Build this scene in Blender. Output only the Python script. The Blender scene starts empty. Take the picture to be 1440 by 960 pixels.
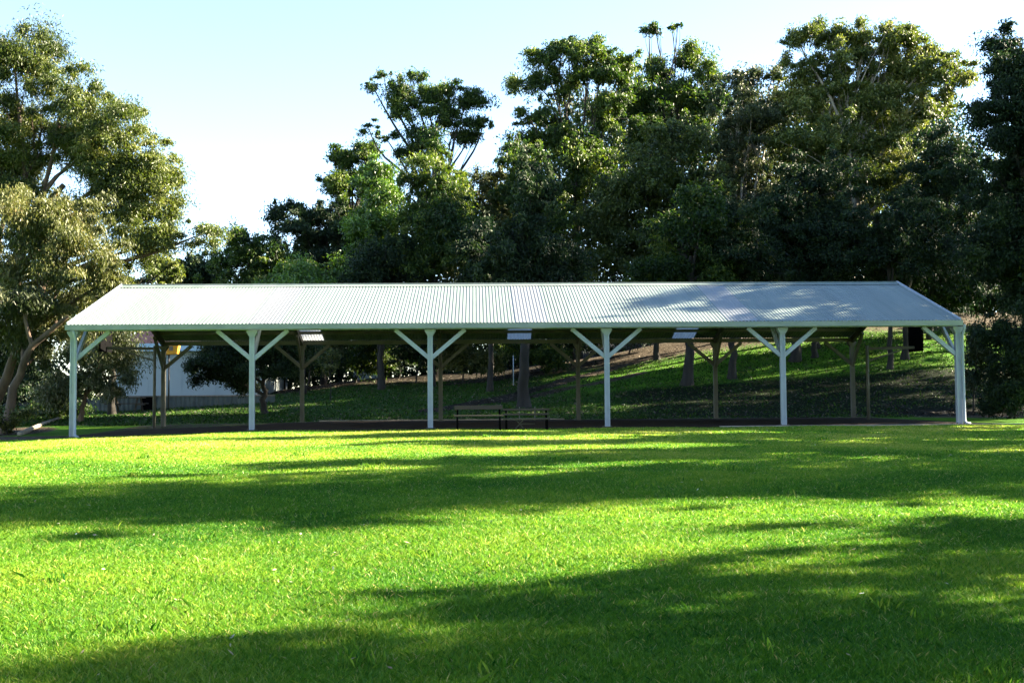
import bpy, math, random
import numpy as np
from mathutils import Matrix, Vector
R = math.radians
C = bpy.context.scene.collection
sc = bpy.context.scene

# ------------------------------------------------------------------ camera, sky, sun
CAM = (-1.234, -29.96, 0.92); YAW, PITCH, ROLL = 0.0337, 0.0505, 0.0075
FPX = 1500.0
cd = bpy.data.cameras.new('camera'); cam = bpy.data.objects.new('camera', cd); C.objects.link(cam)
cd.sensor_width = 36; cd.lens = FPX/1440*36; cd.clip_start = .05; cd.clip_end = 3000
cam.matrix_world = Matrix.Translation(CAM) @ Matrix.Rotation(-YAW, 4, 'Z') @ Matrix.Rotation(R(90)+PITCH, 4, 'X') @ Matrix.Rotation(-ROLL, 4, 'Z')
sc.camera = cam
SUN_EL, SUN_AZ = 27.0, 13.0          # azimuth measured from +X towards +Y
w = bpy.data.worlds.new('World'); sc.world = w; w.use_nodes = True
nt = w.node_tree; bg = nt.nodes['Background']
sky = nt.nodes.new('ShaderNodeTexSky'); sky.sky_type = 'NISHITA'; sky.sun_disc = False
sky.sun_elevation = R(SUN_EL); sky.sun_rotation = R(90-SUN_AZ)
sky.altitude = 3500; sky.air_density = 1.3; sky.dust_density = 0.5; sky.ozone_density = 1.0
nt.links.new(sky.outputs[0], bg.inputs[0]); bg.inputs[1].default_value = 0.05
sd = bpy.data.lights.new('sun', 'SUN'); sun = bpy.data.objects.new('sun', sd); C.objects.link(sun)
sd.energy = 5.0; sd.angle = R(0.5); sd.color = (1.0, .87, .64)
SD = Vector((math.cos(R(SUN_EL))*math.cos(R(SUN_AZ)), math.cos(R(SUN_EL))*math.sin(R(SUN_AZ)), math.sin(R(SUN_EL))))
sun.rotation_euler = SD.to_track_quat('Z', 'Y').to_euler(); sun.location = (40, 0, 40)
vs = sc.view_settings; vs.view_transform = 'Standard'; vs.look = 'None'; vs.gamma = 1; vs.exposure = 3.45
cy = sc.cycles
sc.render.engine = 'CYCLES'
cy.max_bounces = 6; cy.diffuse_bounces = 3; cy.glossy_bounces = 2; cy.transmission_bounces = 4; cy.transparent_max_bounces = 4
cy.use_denoising = True; cy.sample_clamp_indirect = 6
cy.caustics_reflective = False; cy.caustics_refractive = False

# ------------------------------------------------------------------ helpers
def ss(a, b, x):
    t = np.clip((np.asarray(x, float)-a)/(b-a), 0, 1); return t*t*(3-2*t)

def gz(x, y):
    """height of the ground"""
    x = np.asarray(x, float); y = np.asarray(y, float)
    lawn = -0.60*ss(0, 30, -y-0.5)*1.0
    z = np.where(y < -0.5, lawn, 0)
    z = z-0.20*ss(-6, -15, x)*ss(14, 4, y)
    slope = np.interp(x, [-40, -18, -8, 0, 6, 12, 20, 30, 60], [.03, .03, .085, .10, .135, .185, .245, .25, .25])
    t = y-9.6
    h = np.where(t > 0, slope*(np.sqrt(t*t+6)-2.45), 0)
    h = np.where(t > 26, slope*(23.6+(t-26)*.25), h)
    h = np.minimum(h, slope*40)
    z = z+h*ss(0, 2, t)
    z = z+.03*np.sin(x*.7+y*.31)*np.sin(y*.9-x*.2)*ss(10, 13, y) + .012*np.sin(x*1.3+1)*np.sin(y*1.1)
    return z

def ray(px, py):
    u = px-720; t = py-480
    c, s = math.cos(ROLL), math.sin(ROLL)
    u, t = u*c-t*s, u*s+t*c
    v = Vector((u/FPX, 1.0, -t/FPX))
    c, s = math.cos(PITCH), math.sin(PITCH)
    v = Vector((v.x, v.y*c-v.z*s, v.y*s+v.z*c))
    c, s = math.cos(YAW), math.sin(YAW)
    return Vector((v.x*c+v.y*s, -v.x*s+v.y*c, v.z))
def P(px, py, d):
    """world point seen at photo pixel px,py, d metres in front of the camera"""
    return Vector(CAM)+ray(px, py)*d

def mesh_np(name, V, F, mat, parent=None, tint=None, smooth=False, mats=None, mi=None):
    V = np.asarray(V, np.float32).reshape(-1, 3); F = np.asarray(F, np.int32); k = F.shape[1]; m = len(F)
    me = bpy.data.meshes.new(name)
    me.vertices.add(len(V)); me.vertices.foreach_set('co', V.ravel())
    me.loops.add(m*k); me.loops.foreach_set('vertex_index', F.ravel())
    me.polygons.add(m); me.polygons.foreach_set('loop_start', np.arange(m, dtype=np.int32)*k)
    try: me.polygons.foreach_set('loop_total', np.full(m, k, np.int32))
    except Exception: pass
    me.polygons.foreach_set('use_smooth', np.full(m, smooth))
    for x in (mats or [mat]): me.materials.append(x)
    if mi is not None: me.polygons.foreach_set('material_index', np.asarray(mi, np.int32))
    me.update(calc_edges=True)
    if tint is not None:
        a = me.attributes.new('tint', 'FLOAT', 'FACE'); a.data.foreach_set('value', np.asarray(tint, np.float32))
    o = bpy.data.objects.new(name, me); C.objects.link(o)
    if parent: o.parent = parent
    return o

def tag(o, label=None, cat=None, group=None, kind=None):
    if label: o['label'] = label
    if cat: o['category'] = cat
    if group: o['group'] = group
    if kind: o['kind'] = kind
    return o
def thing(name, label, cat, loc=(0, 0, 0), rz=0, group=None):
    o = bpy.data.objects.new(name, None); C.objects.link(o); o.location = loc; o.rotation_euler = (0, 0, rz)
    o.empty_display_size = .3
    return tag(o, label, cat, group)
def copy_tree(o, parent=None):
    c = o.copy(); C.objects.link(c); c.parent = parent
    for ch in [q for q in bpy.data.objects if q.parent is o]: copy_tree(ch, c)
    return c

class MB:
    """collects boxes, bars and tubes into one mesh"""
    def __init__(s): s.v = []; s.f = []
    def add(s, V, F):
        n = len(s.v); s.v += [tuple(p) for p in V]; s.f += [tuple(i+n for i in q) for q in F]; return s
    def box(s, x0, x1, y0, y1, z0, z1):
        V = [(x, y, z) for z in (z0, z1) for y in (y0, y1) for x in (x0, x1)]
        return s.add(V, [(0, 2, 3, 1), (4, 5, 7, 6), (0, 1, 5, 4), (2, 6, 7, 3), (0, 4, 6, 2), (1, 3, 7, 5)])
    def bar(s, a, b, w, h, up=(0, 0, 1)):
        a = Vector(a); b = Vector(b); d = (b-a).normalized(); sd_ = d.cross(Vector(up))
        if sd_.length < 1e-3: sd_ = d.cross(Vector((0, 1, 0)))
        sd_.normalize(); u = sd_.cross(d).normalized(); V = []
        for p in (a, b):
            for (i, j) in ((-1, -1), (1, -1), (1, 1), (-1, 1)): V.append(p+sd_*i*w/2+u*j*h/2)
        return s.add(V, [(3, 2, 1, 0), (4, 5, 6, 7), (0, 1, 5, 4), (1, 2, 6, 5), (2, 3, 7, 6), (3, 0, 4, 7)])
    def tube(s, pts, rads, n=8):
        V, F = tube_np(np.array([list(p) for p in pts], float), np.array(rads, float)*np.ones(len(pts)), n)
        k = len(s.v); s.v += [tuple(p) for p in V]; s.f += [tuple(int(i)+k for i in q) for q in F]
        s.f.append(tuple(k+i for i in range(n))[::-1]); s.f.append(tuple(k+(len(pts)-1)*n+i for i in range(n)))
        return s
    def build(s, name, mat, parent=None, bevel=0, smooth=False):
        me = bpy.data.meshes.new(name); me.from_pydata(s.v, [], s.f); me.materials.append(mat)
        if smooth: me.polygons.foreach_set('use_smooth', [True]*len(me.polygons))
        me.update(); o = bpy.data.objects.new(name, me); C.objects.link(o); o.parent = parent
        if bevel:
            b = o.modifiers.new('bevel', 'BEVEL'); b.width = bevel; b.segments = 2; b.limit_method = 'ANGLE'
        return o

def tube_np(pts, rads, n):
    m = len(pts); T = np.gradient(pts, axis=0); T /= np.linalg.norm(T, axis=1)[:, None]+1e-9
    ref = np.array([.31, .95, .05]) if abs(T[0][2]) > .5 else np.array([0.05, .1, 1.])
    S = np.cross(T, ref); S /= np.linalg.norm(S, axis=1)[:, None]+1e-9; U = np.cross(S, T)
    a = np.linspace(0, 2*np.pi, n, endpoint=False)
    V = pts[:, None, :]+rads[:, None, None]*(S[:, None, :]*np.cos(a)[None, :, None]+U[:, None, :]*np.sin(a)[None, :, None])
    i = np.arange(m-1)[:, None]*n; j = np.arange(n)[None, :]; j2 = (j+1) % n
    F = np.stack([i+j, i+j2, i+n+j2, i+n+j], -1).reshape(-1, 4)
    return V.reshape(-1, 3), F

# ------------------------------------------------------------------ materials
def newmat(name):
    m = bpy.data.materials.new(name); m.use_nodes = True
    n = m.node_tree.nodes; return m, n, m.node_tree.links, n['Principled BSDF']
def ramp(n, stops):
    r = n.new('ShaderNodeValToRGB'); e = r.color_ramp.elements
    while len(e) < len(stops): e.new(.5)
    for q, (p, c) in zip(e, stops): q.position = p; q.color = (*c, 1)
    return r
def coords(n, l, scale=(1, 1, 1)):
    t = n.new('ShaderNodeTexCoord'); mp = n.new('ShaderNodeMapping'); mp.inputs['Scale'].default_value = scale
    l.new(t.outputs['Object'], mp.inputs[0]); return mp.outputs[0]
def noisy(name, c1, c2, scale=4, rough=.7, bump=0, stretch=(1, 1, 1), metal=0, spec=.5, detail=5, c3=None):
    m, n, l, b = newmat(name)
    co = coords(n, l, stretch); t = n.new('ShaderNodeTexNoise'); t.inputs['Scale'].default_value = scale; t.inputs['Detail'].default_value = detail
    l.new(co, t.inputs[0]); st = [(.3, c1), (.7, c2)] if c3 is None else [(.28, c1), (.5, c2), (.72, c3)]
    r = ramp(n, st); l.new(t.outputs[0], r.inputs[0]); l.new(r.outputs[0], b.inputs['Base Color'])
    b.inputs['Roughness'].default_value = rough; b.inputs['Metallic'].default_value = metal; b.inputs['Specular IOR Level'].default_value = spec
    if bump:
        bp = n.new('ShaderNodeBump'); bp.inputs['Strength'].default_value = 1; bp.inputs['Distance'].default_value = bump
        l.new(t.outputs[0], bp.inputs['Height']); l.new(bp.outputs[0], b.inputs['Normal'])
    return m
def leafmat(name, stops, trans=.3, rough=.45, spec=.5):
    m, n, l, b = newmat(name)
    a = n.new('ShaderNodeAttribute'); a.attribute_name = 'tint'
    r = ramp(n, stops); l.new(a.outputs['Fac'], r.inputs[0]); l.new(r.outputs[0], b.inputs['Base Color'])
    b.inputs['Roughness'].default_value = rough; b.inputs['Specular IOR Level'].default_value = spec
    t = n.new('ShaderNodeBsdfTranslucent'); hs = n.new('ShaderNodeHueSaturation'); hs.inputs['Value'].default_value = 1.5; hs.inputs['Saturation'].default_value = 1.15
    l.new(r.outputs[0], hs.inputs['Color']); l.new(hs.outputs[0], t.inputs[0])
    mx = n.new('ShaderNodeMixShader'); mx.inputs[0].default_value = trans
    l.new(b.outputs[0], mx.inputs[1]); l.new(t.outputs[0], mx.inputs[2]); l.new(mx.outputs[0], n['Material Output'].inputs[0])
    return m
M = {}
M['leaf_olive'] = leafmat('leaf_olive', [(0, (.016, .03, .006)), (.45, (.065, .09, .018)), (.78, (.15, .17, .038)), (1, (.23, .22, .09))], trans=.34, rough=.48, spec=.38)
M['leaf_yellow'] = leafmat('leaf_yellow', [(0, (.022, .032, .008)), (.5, (.082, .095, .024)), (.85, (.15, .145, .045)), (1, (.22, .17, .08))], rough=.5, spec=.35)
M['leaf_grey'] = leafmat('leaf_grey', [(0, (.015, .025, .008)), (.5, (.05, .065, .024)), (.85, (.10, .11, .05)), (1, (.18, .165, .11))], rough=.5, spec=.35)
M['leaf_mid'] = leafmat('leaf_mid', [(0, (.010, .026, .006)), (.45, (.032, .062, .012)), (.75, (.10, .14, .022)), (1, (.17, .19, .05))], trans=.36, rough=.52, spec=.3)
M['leaf_dark'] = leafmat('leaf_dark', [(0, (.005, .013, .005)), (.5, (.012, .028, .009)), (.8, (.042, .066, .016)), (1, (.06, .08, .03))], trans=.2, rough=.6, spec=.25)
M['leaf_bright'] = leafmat('leaf_bright', [(0, (.03, .06, .01)), (.5, (.08, .15, .02)), (.85, (.14, .22, .035)), (1, (.2, .28, .06))], rough=.45)
M['bark_dark'] = noisy('bark_dark', (.010, .008, .006), (.032, .026, .02), 5, .9, .02, (1, 1, .25))
M['bark_pale'] = noisy('bark_pale', (.13, .11, .09), (.36, .32, .27), 3, .8, .01, (1, 1, .3))
M['bark_brown'] = noisy('bark_brown', (.045, .03, .02), (.15, .10, .07), 4, .9, .02, (1, 1, .25))

def grassmat(name, stops, trans=.35):
    m, n, l, b = newmat(name)
    a = n.new('ShaderNodeAttribute'); a.attribute_name = 'tint'
    r = ramp(n, stops); l.new(a.outputs['Fac'], r.inputs[0]); l.new(r.outputs[0], b.inputs['Base Color'])
    b.inputs['Roughness'].default_value = .5; b.inputs['Specular IOR Level'].default_value = .3
    t = n.new('ShaderNodeBsdfTranslucent'); l.new(r.outputs[0], t.inputs[0])
    mx = n.new('ShaderNodeMixShader'); mx.inputs[0].default_value = trans
    l.new(b.outputs[0], mx.inputs[1]); l.new(t.outputs[0], mx.inputs[2]); l.new(mx.outputs[0], n['Material Output'].inputs[0])
    return m
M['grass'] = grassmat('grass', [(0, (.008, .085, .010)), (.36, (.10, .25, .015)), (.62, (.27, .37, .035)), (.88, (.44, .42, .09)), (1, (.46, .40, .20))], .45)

# ground: grass / earth by the painted 'dirt' attribute plus noise
def groundmat():
    m, n, l, b = newmat('ground')
    a = n.new('ShaderNodeAttribute'); a.attribute_name = 'dirt'
    co = coords(n, l)
    def nz(s, d=6):
        t = n.new('ShaderNodeTexNoise'); t.inputs['Scale'].default_value = s; t.inputs['Detail'].default_value = d; l.new(co, t.inputs[0]); return t
    n1 = nz(.45); n2 = nz(9); n3 = nz(40, 3)
    g = ramp(n, [(.3, (.022, .09, .004)), (.5, (.06, .16, .006)), (.68, (.13, .20, .015))])
    mixn = n.new('ShaderNodeMath'); mixn.operation = 'MULTIPLY_ADD'; mixn.inputs[1].default_value = .45
    l.new(n2.outputs[0], mixn.inputs[0]); 
    h = n.new('ShaderNodeMath'); h.operation = 'MULTIPLY'; h.inputs[1].default_value = .55; l.new(n1.outputs[0], h.inputs[0]); l.new(h.outputs[0], mixn.inputs[2])
    l.new(mixn.outputs[0], g.inputs[0])
    e = ramp(n, [(.3, (.022, .016, .010)), (.5, (.055, .042, .029)), (.7, (.12, .10, .072))]); l.new(n2.outputs[0], e.inputs[0])
    ad = n.new('ShaderNodeMath'); ad.operation = 'ADD'; l.new(a.outputs['Fac'], ad.inputs[0])
    sb = n.new('ShaderNodeMath'); sb.operation = 'MULTIPLY_ADD'; sb.inputs[1].default_value = 1.2; sb.inputs[2].default_value = -.6; l.new(n2.outputs[0], sb.inputs[0]); l.new(sb.outputs[0], ad.inputs[1])
    r = ramp(n, [(.42, (0, 0, 0)), (.58, (1, 1, 1))]); l.new(ad.outputs[0], r.inputs[0])
    mx = n.new('ShaderNodeMixRGB'); l.new(r.outputs[0], mx.inputs[0]); l.new(g.outputs[0], mx.inputs[1]); l.new(e.outputs[0], mx.inputs[2])
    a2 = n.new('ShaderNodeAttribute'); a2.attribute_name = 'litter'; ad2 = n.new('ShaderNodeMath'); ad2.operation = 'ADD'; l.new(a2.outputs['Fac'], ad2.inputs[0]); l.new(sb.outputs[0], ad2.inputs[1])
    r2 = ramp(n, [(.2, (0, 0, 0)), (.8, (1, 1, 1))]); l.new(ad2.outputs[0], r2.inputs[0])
    dk = n.new('ShaderNodeMixRGB'); dk.blend_type = 'MULTIPLY'; dk.inputs[2].default_value = (.04, .055, .04, 1); l.new(r2.outputs[0], dk.inputs[0]); l.new(mx.outputs[0], dk.inputs[1])  # darkens the colour for leaf litter and for shade painted into the ground
    l.new(dk.outputs[0], b.inputs['Base Color']); b.inputs['Roughness'].default_value = .95; b.inputs['Specular IOR Level'].default_value = .1
    bp = n.new('ShaderNodeBump'); bp.inputs['Strength'].default_value = 1; bp.inputs['Distance'].default_value = .04
    l.new(n3.outputs[0], bp.inputs['Height']); l.new(bp.outputs[0], b.inputs['Normal'])
    return m
M['ground'] = groundmat()
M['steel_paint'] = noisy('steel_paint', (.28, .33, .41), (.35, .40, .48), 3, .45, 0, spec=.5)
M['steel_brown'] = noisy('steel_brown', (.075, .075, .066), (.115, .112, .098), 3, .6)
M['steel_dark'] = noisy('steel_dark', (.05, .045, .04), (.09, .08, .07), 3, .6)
M['gutter'] = noisy('gutter', (.22, .26, .25), (.28, .32, .31), 2, .4)
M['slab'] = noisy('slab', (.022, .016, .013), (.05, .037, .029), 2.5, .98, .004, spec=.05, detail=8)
M['edge'] = noisy('edge', (.22, .18, .14), (.36, .31, .25), 3, .9, .006)

def roofmat():
    m, n, l, b = newmat('roof_metal')
    t = n.new('ShaderNodeTexNoise'); t.inputs['Scale'].default_value = 1; t.inputs['Detail'].default_value = 6; l.new(coords(n, l, (5, .7, .7)), t.inputs[0])
    r = ramp(n, [(.25, (.135, .175, .168)), (.55, (.165, .205, .195)), (.8, (.185, .22, .205))]); l.new(t.outputs[0], r.inputs[0])
    # every sheet has weathered a little differently
    sx = n.new('ShaderNodeSeparateXYZ'); l.new(coords(n, l, (1/.76, 1, 1)), sx.inputs[0])
    fl = n.new('ShaderNodeMath'); fl.operation = 'FLOOR'; l.new(sx.outputs[0], fl.inputs[0])
    wn = n.new('ShaderNodeTexWhiteNoise'); wn.noise_dimensions = '1D'; l.new(fl.outputs[0], wn.inputs['W'])
    mr = n.new('ShaderNodeMapRange'); mr.inputs[3].default_value = .90; mr.inputs[4].default_value = 1.08; l.new(wn.outputs[0], mr.inputs[0])
    hs = n.new('ShaderNodeHueSaturation'); l.new(r.outputs[0], hs.inputs['Color']); l.new(mr.outputs[0], hs.inputs['Value'])
    l.new(hs.outputs[0], b.inputs['Base Color']); b.inputs['Roughness'].default_value = .55; b.inputs['Specular IOR Level'].default_value = .3; return m
M['roof'] = roofmat()
def skymat():
    m, n, l, b = newmat('skylight_sheet'); b.inputs['Base Color'].default_value = (.25, .27, .29, 1); b.inputs['Roughness'].default_value = .35
    t = n.new('ShaderNodeBsdfTranslucent'); t.inputs[0].default_value = (.85, .88, .88, 1); mx = n.new('ShaderNodeMixShader'); mx.inputs[0].default_value = .28
    l.new(b.outputs[0], mx.inputs[1]); l.new(t.outputs[0], mx.inputs[2]); l.new(mx.outputs[0], n['Material Output'].inputs[0]); return m
M['skylight'] = skymat()
M['black'] = noisy('black_board', (.002, .002, .0022), (.004, .004, .0045), 3, .9, spec=.03)
M['house_wall'] = noisy('house_wall', (.26, .30, .31), (.31, .345, .355), .8, .85, .002)
M['fascia'] = noisy('fascia', (.30, .42, .52), (.35, .47, .57), 2, .6)
M['tile'] = noisy('tile', (.22, .08, .05), (.38, .15, .10), 6, .8, .02)
M['brick'] = noisy('brick', (.16, .12, .09), (.26, .20, .15), 8, .9, .01)
M['fence'] = noisy('fence', (.06, .075, .07), (.10, .115, .105), 3, .7)
M['orange'] = noisy('orange', (.75, .30, .02), (.85, .38, .03), 3, .5)
M['timber'] = noisy('timber', (.035, .027, .021), (.085, .066, .048), 6, .8, .003, (.2, 3, 3))
M['glass'] = noisy('glass', (.02, .03, .035), (.03, .04, .045), 2, .1)

# ------------------------------------------------------------------ ground
def axis(segs):
    out = []
    for a, b, s in segs: out.append(np.arange(a, b, s))
    return np.concatenate(out+[[segs[-1][1]]])
xs = axis([(-600, -100, 50), (-100, -40, 6), (-40, 40, .35), (40, 100, 5), (100, 600, 50)])
ys = axis([(-120, -40, 10), (-40, 0, .5), (0, 45, .35), (45, 100, 3), (100, 900, 50)])
X, Y = np.meshgrid(xs, ys); Z = gz(X, Y)
V = np.stack([X, Y, Z], -1).reshape(-1, 3)
nx, ny = len(xs), len(ys)
i = (np.arange(ny-1)[:, None]*nx+np.arange(nx-1)[None, :]).ravel()
F = np.stack([i, i+1, i+nx+1, i+nx], -1)
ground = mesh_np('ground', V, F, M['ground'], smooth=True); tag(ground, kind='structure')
# bare earth: garden bed on the left, worn strips on the hill, litter and painted shade under the trees
def seg_d(x, y, a, b):
    a = np.array(a[:2]); b = np.array(b[:2]); d = b-a; t = np.clip(((x-a[0])*d[0]+(y-a[1])*d[1])/(d@d), 0, 1)
    return np.hypot(x-a[0]-t*d[0], y-a[1]-t*d[1])
gx, gy = V[:, 0], V[:, 1]
dirt = np.full(len(V), .05)
def hill_pt(px, py):
    r = ray(px, py); o = Vector(CAM); t = 20.0
    while t < 140:
        p = o+r*t
        if p.z < float(gz(p.x, p.y)): break
        t += .1
    return (o.x+r.x*t, o.y+r.y*t)
DIRT = []
def dpath(pts, wd, amt=1):
    global dirt
    q = [hill_pt(*p) for p in pts]
    for a, b in zip(q[:-1], q[1:]): dirt = np.maximum(dirt, amt*(1-ss(wd*.5, wd, seg_d(gx, gy, a, b))))
dpath([(600, 578), (690, 562), (800, 533), (900, 505), (980, 488)], .8)
dpath([(640, 540), (760, 523), (860, 500), (960, 470), (1080, 455)], 1.0, .9)
dpath([(700, 566), (800, 545), (900, 525)], .7, .7)
dpath([(860, 470), (1000, 445), (1100, 440)], 2.2, .8)
dpath([(120, 572), (210, 568), (300, 560)], .7, .6)
bed = (1-ss(1.2, 2.2, np.hypot((gx+17.2)/1.0, (gy-5)/2.6)))*1.0
dirt = np.maximum(dirt, bed)
dirt = np.maximum(dirt, (1-ss(1.6, 2.6, np.hypot((gx+14.9)/.9, (gy-.8)/1.0)))*.9)
dirt = np.maximum(dirt, .85*ss(24, 34, gy))
dirt = np.maximum(dirt, .8*ss(13, 17, gx)*ss(6, 9, gy)*ss(14, 11, gy))
dirt = np.maximum(dirt, .6*ss(-.9, -.5, gy)*ss(10.2, 9.8, gy)*(np.abs(gx) < 13.6))
litter_shade = np.maximum(.6*ss(9.4, 10.5, gy), .95*ss(1, 7, gx)*ss(9.5, 11, gy)*ss(23, 19, gy), .9*ss(31, 33, gy))  # darkening mask: litter plus painted shade behind the shelter
litter_shade = np.maximum(litter_shade, .75*ss(-8, 2, gx)*ss(18, 22, gy)); litter_shade *= 1-.85*ss(19, 22, gy)*ss(40, 36, gy)*ss(1, 5, gx)
a2 = ground.data.attributes.new('litter', 'FLOAT', 'POINT'); a2.data.foreach_set('value', litter_shade.astype(np.float32))  # this attribute carries painted shade as well as litter
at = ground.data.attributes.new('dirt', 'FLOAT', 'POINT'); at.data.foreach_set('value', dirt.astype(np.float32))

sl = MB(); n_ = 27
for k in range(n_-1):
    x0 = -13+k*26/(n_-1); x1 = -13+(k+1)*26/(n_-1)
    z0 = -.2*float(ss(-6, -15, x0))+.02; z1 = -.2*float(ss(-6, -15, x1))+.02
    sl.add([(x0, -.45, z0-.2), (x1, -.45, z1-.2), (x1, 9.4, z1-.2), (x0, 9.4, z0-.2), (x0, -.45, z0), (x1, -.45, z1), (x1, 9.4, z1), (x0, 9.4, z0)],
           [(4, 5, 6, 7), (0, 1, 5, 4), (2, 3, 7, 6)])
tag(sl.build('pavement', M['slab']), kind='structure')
kb = MB()
kb.box(5.5, 16, -.62, -.452, -.15, .035); kb.box(-7, 2, 9.403, 9.53, -.2, .06)
tag(kb.build('kerb', M['edge'], bevel=.01), kind='structure')

# ------------------------------------------------------------------ the shelter
W = 8.55; H = 2.93; RZ = 4.47; EX = 12.49; OV = .22   # depth, eave beam top, ridge, half length, eave overhang
pit = math.atan2(RZ-H-.12, W/2)
def pz(x): return -.2*float(ss(-6, -15, x))
sh = thing('open_shelter', 'long open sided shelter with pale corrugated gable roof on slim steel posts', 'shelter')
# corrugated sheets: front and rear, cut at the three skylights
SKY = [(-7.52, -6.72), (-.10, .75), (5.92, 6.72)]
pitch_c = .100
def sheet(x0, x1, side, name, mat, off=0):
    xsr = np.arange(x0, x1+.001, pitch_c/6); xsr[-1] = x1
    amp = .0085*np.cos(2*np.pi*xsr/pitch_c)
    ye = -OV if side < 0 else W+OV; ze = H+.10-OV*math.tan(pit); yr = W/2-.02 if side < 0 else W/2+.02; zr = RZ
    rows = []
    for t in np.linspace(0, 1, 9):
        y = ye+(yr-ye)*t; z = ze+(zr-ze)*t
        rows.append(np.stack([xsr, np.full_like(xsr, y), z+amp+off], -1))
    V = np.concatenate(rows); n = len(xsr); r_ = len(rows)
    i = (np.arange(r_-1)[:, None]*n+np.arange(n-1)[None, :]).ravel()
    F = np.stack([i, i+1, i+n+1, i+n], -1)
    if side > 0: F = F[:, ::-1]
    return V, F
for side in (-1, 1):
    Vs = []; Fs = []; k = 0; e = [-EX]+[q for s in SKY for q in s]+[EX]
    for a, b in zip(e[0::2], e[1::2]):
        v, f = sheet(a, b, side, '', None); Vs.append(v); Fs.append(f+k); k += len(v)
    mesh_np('roof', np.concatenate(Vs), np.concatenate(Fs), M['roof'], sh, smooth=True)
    for a, b in SKY:
        v, f = sheet(a-.04, b+.04, side, '', None, .004)
        o = mesh_np('skylight', v, f, M['skylight'], sh, smooth=True)
rc = MB(); 
for s in (-1, 1): rc.add([(-EX, W/2, RZ+.045), (EX, W/2, RZ+.045), (EX, W/2+s*.22, RZ+.025-.22*math.tan(pit)), (-EX, W/2+s*.22, RZ+.025-.22*math.tan(pit))], [(0, 1, 2, 3) if s < 0 else (3, 2, 1, 0)])
rc.tube([(-EX, W/2, RZ+.04), (EX, W/2, RZ+.04)], [.03, .03], 8)
rc.build('ridge_cap', M['roof'], sh)
for sx in (-1, 1):
    for s in (-1, 1):
        ye = -OV if s < 0 else W+OV
        b = MB(); b.bar((sx*(EX+.015), ye, H+.09-OV*math.tan(pit)), (sx*(EX+.015), W/2, RZ+.02), .03, .13); b.build('barge_board', M['steel_paint'], sh)
for s in (-1, 1):
    y0 = -OV-.12 if s < 0 else W+OV
    g = MB(); zt = H+.075-OV*math.tan(pit)
    g.box(-EX-.03, EX+.03, y0, y0+.012, zt-.13, zt+.012); g.box(-EX-.03, EX+.03, y0+.108, y0+.12, zt-.13, zt)
    g.box(-EX-.03, EX+.03, y0+.012, y0+.108, zt-.13, zt-.118); g.box(-EX-.03, -EX-.018, y0+.012, y0+.108, zt-.118, zt); g.box(EX+.018, EX+.03, y0+.012, y0+.108, zt-.118, zt)
    g.build('gutter', M['gutter'], sh)
    e = MB(); yb = 0 if s < 0 else W
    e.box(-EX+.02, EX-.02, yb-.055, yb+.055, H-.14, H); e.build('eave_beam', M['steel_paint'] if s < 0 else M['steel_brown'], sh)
PX = [-12.39, -7.47, -2.52, 2.44, 7.44, 12.48]
XO = {0: (0, .03), 5: (0, 0)}
for j, yb in enumerate((0, W)):
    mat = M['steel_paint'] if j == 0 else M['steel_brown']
    for i, x in enumerate(PX):
        z0 = pz(x)
        p = MB(); hw = .062
        p.box(x-hw, x+hw, yb-.07, yb+.07, z0-.3, H-.14)
        p.box(x-hw-.012, x-hw+.03, yb-.088, yb-.070, z0+.0, H-.3)   # return flange of the channel
        p.box(x+hw-.03, x+hw+.012, yb-.088, yb-.070, z0+.0, H-.3)
        pp = p.build('post', mat, sh, bevel=.006)
        cp = MB(); cz = H-.14
        cp.add([(x-.075, yb-.105, cz-.18), (x+.075, yb-.105, cz-.18), (x+.075, yb+.09, cz-.18), (x-.075, yb+.09, cz-.18),
                (x-.15, yb-.11, cz-.06), (x+.15, yb-.11, cz-.06), (x+.15, yb+.09, cz-.06), (x-.15, yb+.09, cz-.06),
                (x-.15, yb-.11, cz-.002), (x+.15, yb-.11, cz-.002), (x+.15, yb+.09, cz-.002), (x-.15, yb+.09, cz-.002)],
               [(0, 1, 5, 4), (1, 2, 6, 5), (2, 3, 7, 6), (3, 0, 4, 7), (4, 5, 9, 8), (5, 6, 10, 9), (6, 7, 11, 10), (7, 4, 8, 11), (8, 9, 10, 11), (3, 2, 1, 0)])
        cp.build('post_cap', mat, pp)
        bp_ = MB(); bp_.box(x-.13, x+.13, yb-.14, yb+.13, z0+.022, z0+.036)
        for (u_, v_) in ((-.1, -.115), (.1, -.115)): bp_.box(x+u_-.012, x+u_+.012, yb+v_-.012, yb+v_+.012, z0+.037, z0+.06)
        bp_.build('base_plate', M['steel_dark'], pp)
        bz = 1.98
        for sx in (-1, 1):
            if abs(x+sx*1.0) > EX: continue
            b = MB(); b.bar((x+sx*.03, yb+.002, bz), (x+sx*.98, yb+.002, H-.15), .10, .115); b.build('brace', mat, sh, bevel=.005)
        sy = 1 if j == 0 else -1
        # rafter, knee brace towards the middle
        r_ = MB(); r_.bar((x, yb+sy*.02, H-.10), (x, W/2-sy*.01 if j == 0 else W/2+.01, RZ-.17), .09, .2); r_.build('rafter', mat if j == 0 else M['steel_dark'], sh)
        b = MB(); b.bar((x, yb+sy*.05, bz-.05), (x, yb+sy*1.15, H+.12), .08, .12); b.build('brace', mat, sh)
for s in (-1, 1):
    for k in range(1, 6):
        y = (k/6)*W/2 if s < 0 else W-(k/6)*W/2; z = H-.0+(k/6)*(RZ-H-.1)
        b = MB(); b.box(-EX+.03, EX-.03, y-.03, y+.03, z-.045, z+.055); b.build('purlin', M['steel_dark'], sh)
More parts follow.
